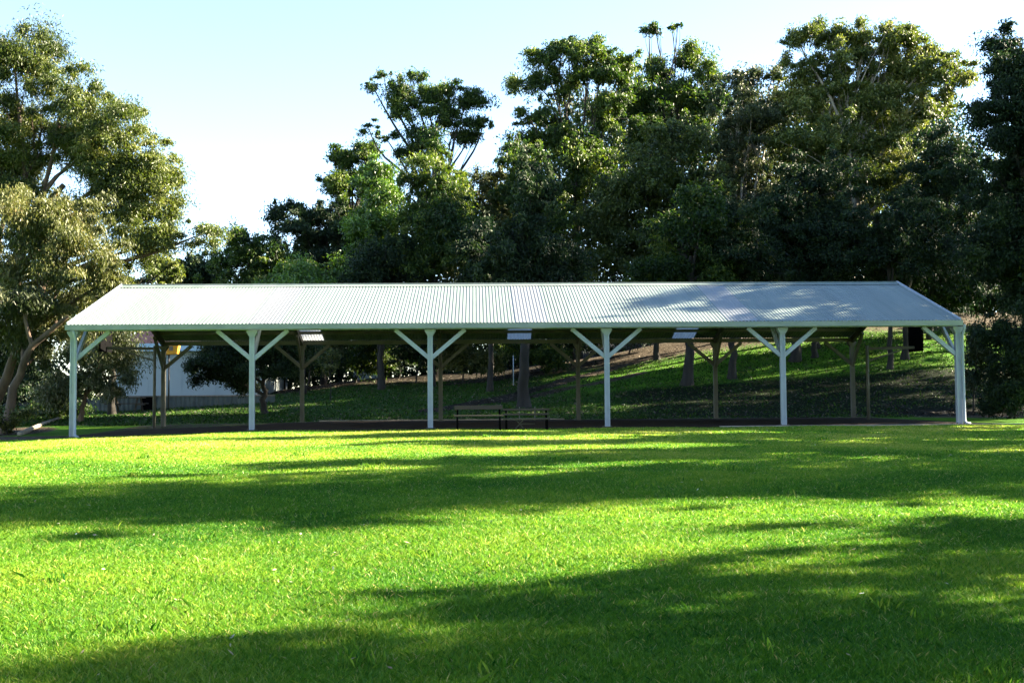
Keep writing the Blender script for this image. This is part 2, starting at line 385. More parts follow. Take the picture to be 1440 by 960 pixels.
# down pipes
for x in (-12.39+.10, 12.48+.098):
    z0 = pz(x); s = 1 if x > 0 else 1
    b = MB(); b.tube([(x, -OV-.06, H-.10), (x, -OV-.06, H-.2), (x, -.13, H-.42), (x, -.13, z0+.12), (x+.02, -.16, z0+.06), (x+.12, -.22, z0+.02)], .038, 10)
    b.build('downpipe', M['steel_paint'], sh, smooth=True)

# ------------------------------------------------------------------ trees
def tree(name, label, cat, base_px, d, lobes, seed, leaf=(.22, .07), n=20000, clump=.75, cps=None, mat='leaf_mid', bark='bark_dark', tr=.16,
         droop=.5, shell=.5, group=None, limb_d=None, trunk_pts=None, world=False, tintb=0, fill=1.0, dead=0, skew=None, spread=None):
    rng = np.random.default_rng(seed)
    if not world and 10 <= seed < 60: n = int(n*1.8); clump = clump*.74 if clump > .6 else clump
    if world: bx, by = base_px
    else:
        q = P(base_px, 560, d); bx, by = q.x, q.y
    bz = float(gz(bx, by))
    root = thing(name, label, cat, (bx, by, bz), 0, group)
    B = np.array([0, 0, -.15])
    LC = []; LR = []
    for lb in lobes:
        if world: c = np.array(lb[:3])-np.array([bx, by, 0])+np.array([0, 0, 0]); c[2] = lb[2]; r = np.array(lb[3:6])
        else:
            dd = d+(lb[4] if len(lb) > 4 else rng.uniform(-.8, .8)); q = P(lb[0], lb[1], dd); c = np.array(q)-np.array([bx, by, bz])
            k = dd/FPX; r = np.array([lb[2]*k, (lb[2]+lb[3])*.5*k*(spread or 1), lb[3]*k])
        LC.append(c); LR.append(r)
    LC = np.array(LC); LR = np.array(LR)
    area = (LR[:, 0]*LR[:, 2]); wts = area/area.sum()
    top = LC[:, 2].max(); cen = (LC*wts[:, None]).sum(0)
    # trunk
    if trunk_pts is not None:
        tp = [B]+[np.array(P(a, b, d+(c if c else 0)))-np.array([bx, by, bz]) for (a, b, c) in trunk_pts]
        tp = np.array(tp)
    else:
        hc = max(cen[2]*.55, min(LC[:, 2].min(), cen[2]*.8)*.8)
        mid = np.array([cen[0]*.25+rng.normal(0, .1), cen[1]*.25, hc*.5]); up = np.array([cen[0]*.6, cen[1]*.6, hc]); 
        tp = np.array([B, mid, up, np.array([cen[0]*.85, cen[1]*.9, cen[2]])])
    def smoothc(pts, m):
        pts = np.array(pts); s = np.linspace(0, len(pts)-1, m); out = np.zeros((m, 3))
        for ax in range(3):
            out[:, ax] = np.interp(s, np.arange(len(pts)), pts[:, ax])
        for _ in range(2): out[1:-1] = (out[:-2]+2*out[1:-1]+out[2:])/4
        return out
    tc = smoothc(tp, 14); tc[1:-1, :2] += rng.normal(0, tr*.25, (12, 2))
    trr = np.linspace(1, .35, 14)*tr; trr[0] *= 1.5; trr[1] *= 1.12
    tv = []; tf = []; k = 0
    def addt(p, r, ns):
        nonlocal k
        v, f = tube_np(p, r, ns); tv.append(v); tf.append(f+k); k += len(v)
    addt(tc, trr, 9)
    lobe_limbs = []
    for c, r in zip(LC, LR):
        z0 = min(c[2]-.15*abs(c[0]), tc[-1, 2])
        f0 = np.clip(rng.uniform(.45, .85)*z0/max(tc[-1, 2], .1), .2, 1)
        j = int(np.clip(np.searchsorted(tc[:, 2], f0*tc[-1, 2]), 3, 13)); s = tc[j]; L = np.linalg.norm(c-s)
        m1 = s+(c-s)*.4+np.array([rng.normal(0, .06*L), rng.normal(0, .06*L), .08*L])
        lc = smoothc([s, m1, s+(c-s)*.75+rng.normal(0, .04*L, 3), c], 9)
        addt(lc, np.linspace(min(trr[j]*.75, .05+.025*L), .025, 9), 6); lobe_limbs.append(lc)
    # clumps
    vol = (LR[:, 0]*LR[:, 1]*LR[:, 2])**(2/3.)
    if cps is None: cps = max(12, int(vol.sum()*6.5/(clump*clump)*fill))
    li = rng.choice(len(LC), cps, p=vol/vol.sum())
    if not world:
        few = np.repeat(np.arange(len(LC)), 3); m_ = min(len(few), cps//2); li[:m_] = rng.permutation(few)[:m_]
    dr = rng.normal(0, 1, (cps, 3)); dr /= np.linalg.norm(dr, axis=1)[:, None]
    rad = rng.uniform(0, 1, cps)**shell
    cc = LC[li]+dr*LR[li]*rad[:, None]
    gl = np.array([float(gz(a, b)) for a, b in zip(cc[:, 0]+bx, cc[:, 1]+by)])-bz
    cc[:, 2] = np.maximum(cc[:, 2], gl+.25)
    cr = np.minimum(clump, LR[li].mean(1)*.85)*np.exp(rng.normal(-.42, .42, cps))
    cc += rng.normal(0, .30, (cps, 3))*LR[li]*np.array([1, 1, .8])
    for q in range(cps):
        if rng.uniform() > .33: continue
        lc = lobe_limbs[li[q]]; s = lc[rng.integers(3, 8)]; L = np.linalg.norm(cc[q]-s)
        m1 = (s+cc[q])/2+np.array([*rng.normal(0, .08*L, 2), .06*L])
        addt(smoothc([s, m1, cc[q]], 5), np.linspace(.012+.006*L, .008, 5), 4)
    trunk = mesh_np('trunk', np.concatenate(tv), np.concatenate(tf), M[bark], root, smooth=True)
    # leaves
    wq = cr**2*rng.uniform(.5, 1.3, cps)+(0 if world else .06)*(cr**2).mean(); ci = rng.choice(cps, n, p=wq/wq.sum())
    g = rng.normal(0, 1, (n, 3)); g /= np.linalg.norm(g, axis=1)[:, None]; g *= (np.minimum(np.abs(rng.normal(0, .62, n)), 1.25)**.8)[:, None]
    el = rng.uniform(.5, 1.7, (cps, 3))*np.array([1, 1, .75])
    pos = cc[ci]+g*cr[ci][:, None]*el[ci]
    pos[:, 2] -= .25*droop*cr[ci]*(g[:, 0]**2+g[:, 1]**2)
    ax = rng.normal(0, 1, (n, 3))+np.array([0, 0, -droop*2.2])+g*.5; ax /= np.linalg.norm(ax, axis=1)[:, None]
    sd_ = np.cross(ax, rng.normal(0, 1, (n, 3))); sd_ /= np.linalg.norm(sd_, axis=1)[:, None]+1e-9
    Ls = leaf[0]*rng.uniform(.65, 1.3, n)[:, None]; Ws = leaf[1]*rng.uniform(.7, 1.3, n)[:, None]
    v0 = pos-ax*Ls*.5; v2 = pos+ax*Ls*.5; mm = pos-ax*Ls*.08
    v1 = mm+sd_*Ws*.5; v3 = mm-sd_*Ws*.5
    V = np.stack([v0, v1, v2, v3], 1).reshape(-1, 3); F = np.arange(n*4).reshape(n, 4)
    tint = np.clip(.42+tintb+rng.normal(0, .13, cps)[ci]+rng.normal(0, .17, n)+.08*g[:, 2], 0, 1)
    mesh_np('crown', V, F, M[mat], root, tint=tint)
    return root
T = tree
exec_trees = True
# --- left of the shelter
T('gum_tree', 'tall olive green gum with a broad sunlit crown above the left roof end', 'tree', -70, 40,
  [(20, 78, 55, 40), (-50, 110, 60, 55), (105, 128, 48, 38), (60, 175, 50, 38), (150, 178, 62, 48), (205, 215, 45, 48), (225, 285, 44, 42), (150, 262, 55, 30), (185, 300, 40, 22),
   (276, 332, 22, 24), (-10, 190, 60, 50), (15, 255, 45, 45), (-60, 220, 60, 70), (250, 250, 18, 20), (180, 245, 45, 30), (110, 215, 40, 22), (215, 325, 30, 20), (190, 350, 35, 22), (240, 330, 22, 16)], 1, leaf=(.135, .038), n=320000, clump=.62, mat='leaf_olive', bark='bark_brown', tr=.28, droop=.6, shell=.42,
  trunk_pts=[(-45, 480, 0), (-5, 400, 0), (40, 320, 0), (90, 260, 0)])
T('gum_tree', 'drooping yellow green gum with hanging foliage at the left edge', 'tree', -25, 36,
  [(20, 300, 50, 45), (95, 318, 62, 45), (30, 375, 60, 45), (118, 372, 55, 40), (55, 440, 60, 40), (-20, 380, 40, 70), (150, 395, 26, 28), (170, 372, 22, 14), (-15, 450, 40, 30)], 2, leaf=(.14, .032), n=140000, clump=.55,
  mat='leaf_yellow', bark='bark_brown', tr=.2, droop=1.1, trunk_pts=[(5, 545, 0), (28, 480, 0), (50, 430, 0), (75, 370, 0)])
T('gum_tree', 'grey green gum with a leaning dark trunk beside the left end post', 'tree', 5, 34.5,
  [(80, 450, 28, 25, 3), (50, 500, 30, 20, 1), (115, 425, 26, 18, 6), (30, 420, 25, 20, 0)], 3, leaf=(.15, .036), n=22000, clump=.5, mat='leaf_grey', bark='bark_brown', tr=.17, droop=.8, shell=.7,
  trunk_pts=[(18, 560, 0), (35, 500, 0), (62, 470, 0), (95, 445, 0)])
T('gum_tree', 'small grey leaved gum with a reddish trunk seen just behind the left end post', 'tree', 113, 42,
  [(150, 505, 28, 25), (140, 540, 35, 18), (108, 500, 30, 30), (165, 480, 28, 20), (85, 540, 28, 22), (180, 520, 10, 22)], 4, leaf=(.15, .036), n=42000, clump=.45, mat='leaf_grey', bark='bark_brown', tr=.12, droop=.9, tintb=.16)  # leaf tint raised to stand in for sunlight on this crown
T('broadleaf_tree', 'mid green tree with a black trunk between the left gums and the pale house', 'tree', 158, 46,
  [(180, 400, 30, 28), (218, 385, 28, 22), (150, 430, 35, 25), (195, 440, 25, 20), (238, 372, 14, 12)], 5, leaf=(.18, .06), n=26000, clump=.6, mat='leaf_olive', tr=.17, trunk_pts=[(156, 540, 0), (165, 480, 0), (180, 420, 0)])
T('low_bush', 'small sunlit bush with upright stems at the left edge of the lawn', 'bush', 12, 33.5, [(8, 598, 20, 16), (32, 582, 12, 12), (-10, 580, 15, 18)], 6, leaf=(.11, .035), n=5000, clump=.2, mat='leaf_yellow', tr=.03, droop=-.3)
T('hedge_bush', 'dark green hedge bush in shade behind the leaning gum trunk', 'bush', 30, 46, [(40, 535, 45, 30), (-10, 540, 40, 35), (90, 550, 30, 20), (-5, 490, 40, 30), (30, 500, 30, 20)], 7, leaf=(.16, .07), n=24000, clump=.4, mat='leaf_dark', tr=.06)
T('low_bush', 'low dark bush against the fence left of the pale house', 'bush', 75, 44, [(75, 575, 30, 12), (110, 580, 18, 9)], 8, leaf=(.14, .05), n=6000, clump=.3, mat='leaf_mid', tr=.04)

# --- behind the roof, left to right
T('broadleaf_tree', 'dark low tree on the skyline right of the tall left gum', 'tree', 270, 66, [(285, 378, 32, 20), (255, 388, 22, 14), (300, 395, 30, 18)], 10, leaf=(.26, .1), n=13000, clump=.8, mat='leaf_dark')
T('broadleaf_tree', 'rounded dense tree with a pale green top behind the left part of the roof', 'tree', 345, 62, [(345, 350, 32, 24), (385, 372, 40, 22), (330, 382, 45, 25), (430, 385, 40, 22), (380, 405, 70, 25)], 11, leaf=(.22, .07), n=30000, clump=.8, mat='leaf_mid')
T('low_bush', 'bright green bush crown just above the ridge below the spreading dark tree', 'bush', 425, 56, [(405, 388, 22, 12), (440, 385, 25, 13), (425, 402, 45, 15)], 12, leaf=(.2, .07), n=12000, clump=.5, mat='leaf_bright')
T('spreading_tree', 'dark flat topped tree spreading to the left on the skyline', 'tree', 455, 68, [(392, 298, 20, 14), (420, 290, 20, 12), (445, 305, 32, 20), (485, 318, 35, 30), (425, 325, 30, 14), (455, 345, 40, 22), (480, 375, 60, 30)], 13, leaf=(.24, .08), n=30000, clump=.75, mat='leaf_dark', shell=.6)
T('gum_tree', 'dark green gum with a rounded top between the spreading tree and the sparse tall gum', 'tree', 500, 70, [(483, 222, 24, 18), (472, 255, 22, 18), (520, 212, 18, 10), (505, 250, 30, 25), (495, 300, 35, 40)], 14, leaf=(.24, .08), n=24000, clump=.75, mat='leaf_mid', shell=.6)
T('gum_tree', 'tall sparse gum with open crown and bare limbs standing against the sky', 'tree', 612, 66,
  [(540, 108, 22, 12), (575, 108, 22, 12), (560, 135, 28, 14), (522, 118, 9, 9), (598, 130, 22, 12), (628, 130, 24, 14), (660, 140, 22, 14), (620, 155, 30, 14), (570, 160, 28, 14), (518, 180, 15, 10), (540, 190, 16, 10),
   (640, 178, 26, 14), (680, 172, 14, 11), (660, 195, 20, 9), (590, 195, 24, 14), (570, 215, 25, 12)], 15, leaf=(.22, .07), n=24000, clump=.6, mat='leaf_mid', tr=.26, shell=.6, fill=.8,
  trunk_pts=[(610, 420, 0), (608, 320, 0), (603, 250, 0), (598, 190, 0)])
T('gum_tree', 'light green gum with a bright narrow top left of the sparse tall gum', 'tree', 535, 60, [(528, 240, 20, 22), (535, 275, 32, 30), (525, 320, 38, 35), (550, 350, 45, 40), (520, 385, 50, 25)], 16, leaf=(.22, .07), n=34000, clump=.75, mat='leaf_bright', tintb=-.05)
T('gum_tree', 'slender gum with yellow green tips and a straight dark trunk below the sparse tall gum', 'tree', 608, 57, [(613, 212, 20, 22), (600, 255, 38, 30), (650, 262, 20, 22), (610, 305, 48, 40), (640, 345, 40, 40), (585, 370, 40, 35)], 17, leaf=(.21, .065), n=40000, clump=.7, mat='leaf_mid', tintb=.08,
  trunk_pts=[(607, 420, 0), (607, 330, 0), (610, 260, 0)], tr=.15)
T('gum_tree', 'low gum with reddish yellow tips in the dip of the skyline', 'tree', 690, 62, [(675, 262, 25, 20), (705, 250, 22, 14), (695, 300, 45, 35), (670, 350, 50, 45), (720, 370, 50, 35)], 18, leaf=(.22, .07), n=32000, clump=.75, mat='leaf_yellow', tintb=-.12)
T('gum_tree', 'dark pointed gum right of the dip in the skyline', 'tree', 740, 60, [(738, 215, 25, 22), (735, 255, 42, 30), (755, 305, 45, 40), (745, 360, 55, 45)], 19, leaf=(.22, .07), n=36000, clump=.75, mat='leaf_mid')
T('gum_tree', 'tall gum with ragged open crown and sky gaps left of the long dark canopy', 'tree', 815, 68,
  [(760, 78, 20, 12), (790, 68, 20, 12), (825, 66, 28, 16), (755, 120, 22, 14), (800, 110, 35, 25), (845, 95, 30, 30), (745, 165, 20, 12), (775, 160, 28, 18), (740, 195, 28, 16), (795, 200, 45, 25), (860, 150, 35, 35), (880, 100, 22, 25), (830, 230, 50, 40), (790, 270, 50, 40)], 20,
  leaf=(.24, .075), n=62000, clump=.75, mat='leaf_mid', tr=.25, shell=.6, tintb=.05)
T('gum_tree', 'high gum with two small leaf tufts standing clear above its crown', 'tree', 935, 72,
  [(913, 42, 11, 7), (922, 37, 8, 5), (945, 40, 7, 4), (953, 36, 6, 4), (925, 100, 30, 14), (965, 85, 28, 14), (995, 100, 22, 14), (900, 140, 35, 22), (960, 130, 40, 30), (1005, 140, 30, 22), (930, 190, 55, 40)], 21, leaf=(.25, .08), n=40000, clump=.75, mat='leaf_mid', tr=.24, shell=.6)
T('gum_tree', 'olive gum with a dense sloping crown in front of the tufted high gum', 'tree', 925, 60, [(960, 190, 40, 25), (930, 215, 50, 35), (905, 265, 50, 40), (960, 280, 50, 50), (900, 340, 60, 45), (960, 370, 60, 35), (850, 300, 50, 45), (840, 370, 55, 35)], 22, leaf=(.22, .07), n=60000, clump=.75, mat='leaf_olive', tintb=-.12)
T('gum_tree', 'brownish gum with a bare pale limb showing in the middle of the canopy', 'tree', 1040, 63, [(1045, 118, 30, 16), (1085, 110, 20, 14), (1030, 150, 35, 25), (1070, 160, 40, 30), (1040, 205, 50, 35), (1060, 265, 55, 45), (1030, 330, 60, 50), (1070, 380, 60, 30)], 23, leaf=(.23, .075), n=52000, clump=.75,
  mat='leaf_grey', bark='bark_pale', tr=.2, tintb=-.06)
T('gum_tree', 'largest bright crowned gum with pale limbs catching the sun right of centre', 'tree', 1195, 61,
  [(1120, 52, 20, 9), (1165, 50, 35, 16), (1210, 55, 35, 20), (1255, 55, 30, 18), (1130, 100, 28, 18), (1180, 95, 50, 30), (1250, 95, 45, 32), (1300, 100, 35, 30), (1345, 105, 22, 22), (1120, 145, 35, 20), (1190, 150, 60, 35), (1270, 150, 45, 35),
   (1325, 145, 28, 22), (1160, 205, 55, 35), (1230, 215, 55, 40), (1200, 275, 60, 40), (1270, 260, 35, 35)], 24, leaf=(.22, .068), n=120000, clump=.75, mat='leaf_olive', bark='bark_pale', tr=.3, tintb=.06, shell=.5,
  trunk_pts=[(1200, 400, 0), (1205, 300, 0), (1200, 230, 0), (1200, 180, 0)])
T('gum_tree', 'dark gum under the brightest crown with black lower branches', 'tree', 1150, 57, [(1130, 260, 50, 40), (1110, 330, 60, 45), (1180, 340, 60, 45), (1150, 390, 70, 30)], 25, leaf=(.22, .075), n=42000, clump=.75, mat='leaf_dark')
T('gum_tree', 'dark gum with a notch of sky beside it near the right end of the roof', 'tree', 1310, 58, [(1310, 200, 40, 30), (1330, 250, 45, 40), (1290, 310, 55, 45), (1340, 330, 50, 50), (1270, 380, 60, 30), (1345, 390, 40, 35)], 26, leaf=(.22, .075), n=50000, clump=.75, mat='leaf_dark')
T('gum_tree', 'tall shaded tree with dense foliage filling the right edge above the shelter corner', 'tree', 1450, 44,
  [(1420, 55, 22, 25), (1425, 110, 35, 30), (1400, 150, 30, 25), (1425, 190, 50, 45), (1395, 235, 35, 30), (1430, 280, 50, 50), (1400, 340, 45, 45), (1440, 390, 50, 45), (1480, 150, 40, 70), (1490, 300, 50, 70)], 27,
  leaf=(.17, .055), n=110000, clump=.6, mat='leaf_dark', tr=.28)
T('low_bush', 'tall dark bush beside the right end post reaching down to the lawn', 'bush', 1420, 37, [(1400, 470, 28, 25), (1430, 500, 30, 40), (1400, 530, 25, 25), (1425, 560, 30, 25), (1460, 480, 30, 60), (1395, 570, 18, 14)], 28, leaf=(.13, .045), n=24000, clump=.35, mat='leaf_dark', tr=.06)
T('low_bush', 'grey green bush on the bank just right of the end post', 'bush', 1368, 42, [(1372, 475, 16, 14), (1378, 505, 18, 18), (1365, 530, 14, 12)], 29, leaf=(.13, .05), n=9000, clump=.3, mat='leaf_grey', tr=.04, tintb=-.2)

# --- trunks seen under the roof, crowns above it
T('gum_tree', 'tree with a thick dark trunk seen under the roof behind the benches', 'tree', 737, 45.5, [(735, 330, 45, 40), (760, 270, 35, 35), (700, 380, 40, 25), (780, 370, 45, 35)], 30, leaf=(.19, .06), n=34000, clump=.65, mat='leaf_dark', tr=.26, trunk_pts=[(737, 500, 0), (736, 440, 0), (740, 360, 0)])
T('gum_tree', 'tree with a flared dark trunk on the sunny bank left of the fourth rear post', 'tree', 966, 50.5, [(960, 340, 50, 40), (990, 290, 40, 35), (930, 390, 45, 20), (1010, 380, 40, 25)], 31, leaf=(.2, .065), n=32000, clump=.7, mat='leaf_mid', tr=.26, trunk_pts=[(968, 480, 0), (968, 440, 0), (972, 360, 0)], tintb=-.1)
T('gum_tree', 'tree with a straight dark trunk hidden partly by the fourth rear post', 'tree', 1030, 51.5, [(1030, 330, 45, 40), (1050, 380, 45, 25)], 32, leaf=(.2, .065), n=20000, clump=.7, mat='leaf_dark', tr=.2, trunk_pts=[(1031, 480, 0), (1032, 430, 0), (1032, 360, 0)])
T('gum_tree', 'tree with a sturdy dark trunk forking just under the rear eave', 'tree', 1119, 54.5, [(1120, 350, 50, 40), (1090, 300, 35, 30), (1150, 380, 45, 20)], 33, leaf=(.2, .065), n=26000, clump=.7, mat='leaf_dark', tr=.28, trunk_pts=[(1120, 470, 0), (1122, 430, 0), (1122, 370, 0)])
T('gum_tree', 'tree with a crooked S shaped trunk on the bright grass of the bank', 'tree', 1146, 55, [(1160, 370, 40, 28), (1180, 320, 30, 28)], 34, leaf=(.2, .065), n=14000, clump=.7, mat='leaf_dark', tr=.17, trunk_pts=[(1142, 485, 0), (1152, 470, 0), (1155, 455, 0), (1148, 420, 0), (1155, 380, 0)])
T('gum_tree', 'tree with a thin dark trunk right of the basketball pole', 'tree', 1252, 51, [(1250, 360, 35, 30), (1235, 310, 30, 25)], 35, leaf=(.2, .065), n=14000, clump=.7, mat='leaf_dark', tr=.14, trunk_pts=[(1252, 470, 0), (1252, 420, 0), (1250, 370, 0)])
T('gum_tree', 'tree with a dark trunk just left of the right black backboard', 'tree', 1274, 53, [(1290, 350, 35, 35), (1280, 300, 35, 30)], 36, leaf=(.2, .065), n=17000, clump=.7, mat='leaf_dark', tr=.19, trunk_pts=[(1275, 460, 0), (1276, 420, 0), (1280, 360, 0)])
T('gum_tree', 'tree with a slim black trunk seen between the second and third front posts', 'tree', 536, 56, [(530, 400, 45, 30), (550, 350, 35, 30), (520, 455, 30, 15)], 37, leaf=(.2, .065), n=20000, clump=.7, mat='leaf_dark', tr=.17, trunk_pts=[(536, 480, 0), (535, 430, 0), (535, 370, 0)])
T('gum_tree', 'tree with a slim black trunk standing behind the left bench on the slope', 'tree', 689, 53, [(690, 400, 45, 30), (680, 350, 35, 30), (700, 450, 30, 15)], 38, leaf=(.2, .065), n=18000, clump=.7, mat='leaf_dark', tr=.15, trunk_pts=[(689, 480, 0), (690, 430, 0), (688, 370, 0)])
T('bushy_tree', 'low bushy dark tree with twin stems behind the second front post', 'tree', 372, 44.5, [(305, 515, 34, 26), (345, 495, 40, 32), (390, 500, 34, 34), (360, 470, 50, 20), (420, 480, 20, 25), (330, 535, 25, 14)], 39, leaf=(.14, .045), n=42000, clump=.4, mat='leaf_dark', tr=.15, trunk_pts=[(370, 560, 0), (372, 535, 0), (365, 510, 0)])
T('sapling', 'small pinkish brown leaved sapling on the shaded lawn behind the second rear post', 'sapling', 464, 50, [(463, 515, 12, 12), (468, 500, 9, 9), (455, 505, 8, 8)], 40, leaf=(.12, .04), n=1400, clump=.22, mat='leaf_yellow', tr=.03)
# --- understorey
und = [(430, 500, 60, [(430, 495, 30, 22), (455, 480, 25, 22)], 'leaf_grey', 'grey brown shrub behind the sapling'),
       (500, 540, 62, [(495, 510, 35, 16), (540, 500, 35, 18), (520, 485, 35, 15)], 'leaf_mid', 'low green shrub on the crest right of the sapling'),
       (585, 520, 60, [(585, 490, 30, 22), (610, 505, 30, 18)], 'leaf_dark', 'dark shrub behind the third front post'),
       (650, 520, 58, [(645, 500, 30, 18), (680, 505, 28, 16), (640, 480, 30, 15)], 'leaf_yellow', 'shrub with pale glinting leaves right of the third front post'),
       (720, 520, 60, [(725, 490, 35, 22), (760, 500, 30, 18)], 'leaf_mid', 'shaded green shrub behind the thick trunk'),
       (800, 500, 62, [(800, 485, 35, 20), (840, 475, 35, 20), (770, 480, 30, 16)], 'leaf_dark', 'dark shrub left of the fourth front post'),
       (885, 480, 64, [(885, 462, 35, 16), (925, 455, 30, 14)], 'leaf_dark', 'dark shrub at the top of the bank right of the fourth front post'),
       (1385, 430, 62, [(1400, 420, 35, 20)], 'leaf_dark', 'dark shrub at the top of the bank by the right edge tree')]
und += [(400, 520, 66, [(385, 500, 30, 22), (405, 470, 30, 25), (420, 520, 25, 16)], 'leaf_dark', 'dark shrub between the pale house and the grey brown shrub'),
        (560, 520, 64, [(560, 470, 30, 25), (535, 515, 25, 14)], 'leaf_dark', 'dark tall shrub left of the third front post'),
        (1010, 440, 70, [(1000, 425, 45, 18), (940, 440, 30, 14)], 'leaf_dark', 'dark shrub on the crest above the sunny bank'),
        (1150, 420, 70, [(1130, 415, 50, 18), (1220, 410, 50, 18)], 'leaf_mid', 'shrub on the crest behind the crooked trunk'),
        (1330, 420, 66, [(1310, 410, 45, 18), (1370, 400, 35, 20)], 'leaf_dark', 'dark shrub on the crest above the right roof corner')]
for k, (a, b, d, lb, mt, lab) in enumerate(und):
    T('low_bush', lab, 'bush', a, d, lb, 60+k, leaf=(.2, .07), n=11000, clump=.5, mat=mt, tr=.06, shell=.6, group='shrubs under the trees')

# --- trees beyond the right edge whose shadows cross the lawn and roof
def caster(x, y, hgt, lobes, seed, n=26000, clump=.6, fill=1.0, tr=.22):
    lb = [(x+a, y+b, c, r1, r2, r3) for (a, b, c, r1, r2, r3) in lobes]
    T('gum_tree', 'unseen gum tree round the lawn outside the picture, there for its shade', 'tree', (x, y), 0, lb, seed, leaf=(.2, .07), n=n, clump=clump, mat='leaf_mid', tr=tr, world=True,
      group='gum trees beyond the edges of the picture', fill=fill)
CY = CAM[1]
def cz(X0, Xs): return (X0-Xs)/1.912-.45       # height whose shadow falls at Xs
def band(X0, c, rows, seed, n, clump=.6, fill=1.0, tr=.22):
    """a gum at X0 whose shadow follows the line depth = c + .23*X; rows: (shadow X, offset, radius along the row, radius across, height radius)"""
    d0 = c+.231*X0; x, y = X0, CY+d0
    caster(x, y, 0, [(0, o, cz(X0, xs_)+max(float(gz(x, y)), -.5), r1, r2, r3) for (xs_, o, r1, r2, r3) in rows], seed, n=n, clump=clump, fill=fill, tr=tr)
band(14, 3.9, [(-6, .3, 1.5, 2.0, .9), (-4.6, .9, 1.6, 2.3, .8), (-3.2, 1.1, 1.8, 2.6, .9), (-1.6, -.8, 2, 3.0, 1), (-1.4, 2.9, 1.4, 1.5, .7), (.5, 4.0, 1.6, 1.5, .8), (.8, -.7, 2, 1.9, 1), (3, 3.2, 2, 2.4, .9), (3.2, -1, 2, 2.6, 1), (-7, -1, 1.2, 1.2, .8)], 80, 52000)
band(17, 9.25, [(2.2, 0, 1.2, .45, .6), (4.2, .1, 1.5, .7, .8), (6.5, 0, 1.5, .8, .9)], 82, 14000, .4)
band(20, 14.4, [(-9, -.6, 2, 1.5, 1.3), (-6, 0, 2.5, 2.1, 1.4), (-3.5, -.9, 2.2, 1.9, 1.2), (-1.5, .8, 2.4, 1.8, 1.2), (1, -.2, 2.4, 1.9, 1.3), (4, 0, 2.6, 2.3, 1.5), (7.5, 0, 2.6, 2.6, 1.6), (-12, -.3, 1.6, 1.4, 1.1)], 83, 110000)
band(22, 18.6, [(0, 0, 2.2, 1.1, .9), (3.5, .3, 2.2, 1.4, 1), (7, 0, 2.4, 1.7, 1.2), (-3.5, -.2, 2.0, .5, .6)], 84, 60000, .5)
band(21, 22.4, [(-1.5, .2, 2.2, .8, .9), (2.5, .2, 2.2, 1.4, 1), (6, -.3, 2.4, 1.6, 1.2), (9, 0, 2.4, 1.8, 1.2)], 85, 60000, .5)
band(21, 26.3, [(-5, 0, 2, .6, .8), (-1.5, .2, 2.2, 1.0, .9), (2.5, .2, 2.2, 1.6, 1.2), (6, -.3, 2.4, 1.7, 1.4), (9, 0, 2.4, 1.8, 1.4)], 86, 52000, .5)
band(23, 30.5, [(-.8, .2, 2.2, 1.5, 1.2), (3.5, .2, 2.6, 2.0, 1.8), (7, -.3, 2.6, 2.2, 1.8), (11, 0, 2.4, 2.2, 1.8)], 87, 80000)
band(24, 35, [(-1.0, .2, 2.3, 1.8, 1.6), (3.5, .2, 2.8, 2.4, 2), (8, -.3, 2.8, 2.4, 2), (13, 0, 2.6, 2.4, 2)], 88, 90000)
band(30, 38.5, [(-1.0, .2, 2.6, 2.4, 2), (3.5, .2, 2.8, 2.4, 2), (8, -.3, 2.8, 2.4, 2), (13, 0, 2.6, 2.4, 2), (18, 0, 2.6, 2.2, 2)], 89, 70000)
band(34, 33.0, [(0, .2, 2.2, 1.8, 1.6), (3.5, .2, 2.8, 2.4, 2), (9, -.3, 2.8, 2.4, 2), (15, 0, 2.6, 2.4, 2)], 90, 56000)

band(38, 41.5, [(-5.0, .2, 2.6, 2.4, 2), (0, 0, 2.6, 2.4, 2), (5, .2, 2.8, 2.4, 2), (10, -.3, 2.8, 2.4, 2), (15, 0, 2.6, 2.4, 2), (20, 0, 2.6, 2.4, 2), (25, 0, 2.6, 2.4, 2)], 91, 90000, .8)
band(42, 45.3, [(-5.0, .2, 2.6, 2.2, 2), (0, 0, 2.6, 2.2, 2), (5, .2, 2.8, 2.2, 2), (10, -.3, 2.8, 2.2, 2), (15, 0, 2.6, 2, 2), (20, 0, 2.6, 2, 2), (25, 0, 2.6, 2.2, 2)], 92, 90000, .8)
band(31, 35.5, [(2, 0, 2.6, 2.2, 2), (7, .2, 2.8, 2.2, 2), (12, -.3, 2.8, 2.2, 2), (17, 0, 2.6, 2, 2)], 93, 70000, .8)

band(40, 48.6, [(6, 0, 2.2, 1.4, 1.5), (11, 0, 2.4, 1.8, 1.8), (16, 0, 2.6, 1.8, 2), (22, 0, 2.6, 2, 2), (28, 0, 2.6, 2, 2)], 94, 50000, .8)
# unseen trees added behind and left of the camera to block sky light
caster(-6, CY-11, 0, [(0, 0, 5, 4.5, 4.5, 3.5), (1, 0, 10, 5, 5, 4), (-1, 1, 15, 4.5, 4.5, 3.5), (0, 0, 19, 3.5, 3.5, 2.5)], 95, n=45000, clump=1.2)
_src = [o for o in bpy.data.objects if o.parent is None and o.get('group', '').startswith('gum trees beyond')][-1]
for k, (x_, y_, r_) in enumerate(((2, CY-12, 1), (10, CY-11, 2.2), (18, CY-8, 4), (-13, CY-7, 3), (-17, CY-1, 5), (-19, CY+6, .5), (-22, CY+13, 1.4), (-26, CY+20, 2.6), (25, CY-5, 5.3))):
    c_ = copy_tree(_src); c_.location = (x_, y_, float(gz(x_, y_))); c_.rotation_euler = (0, 0, r_)

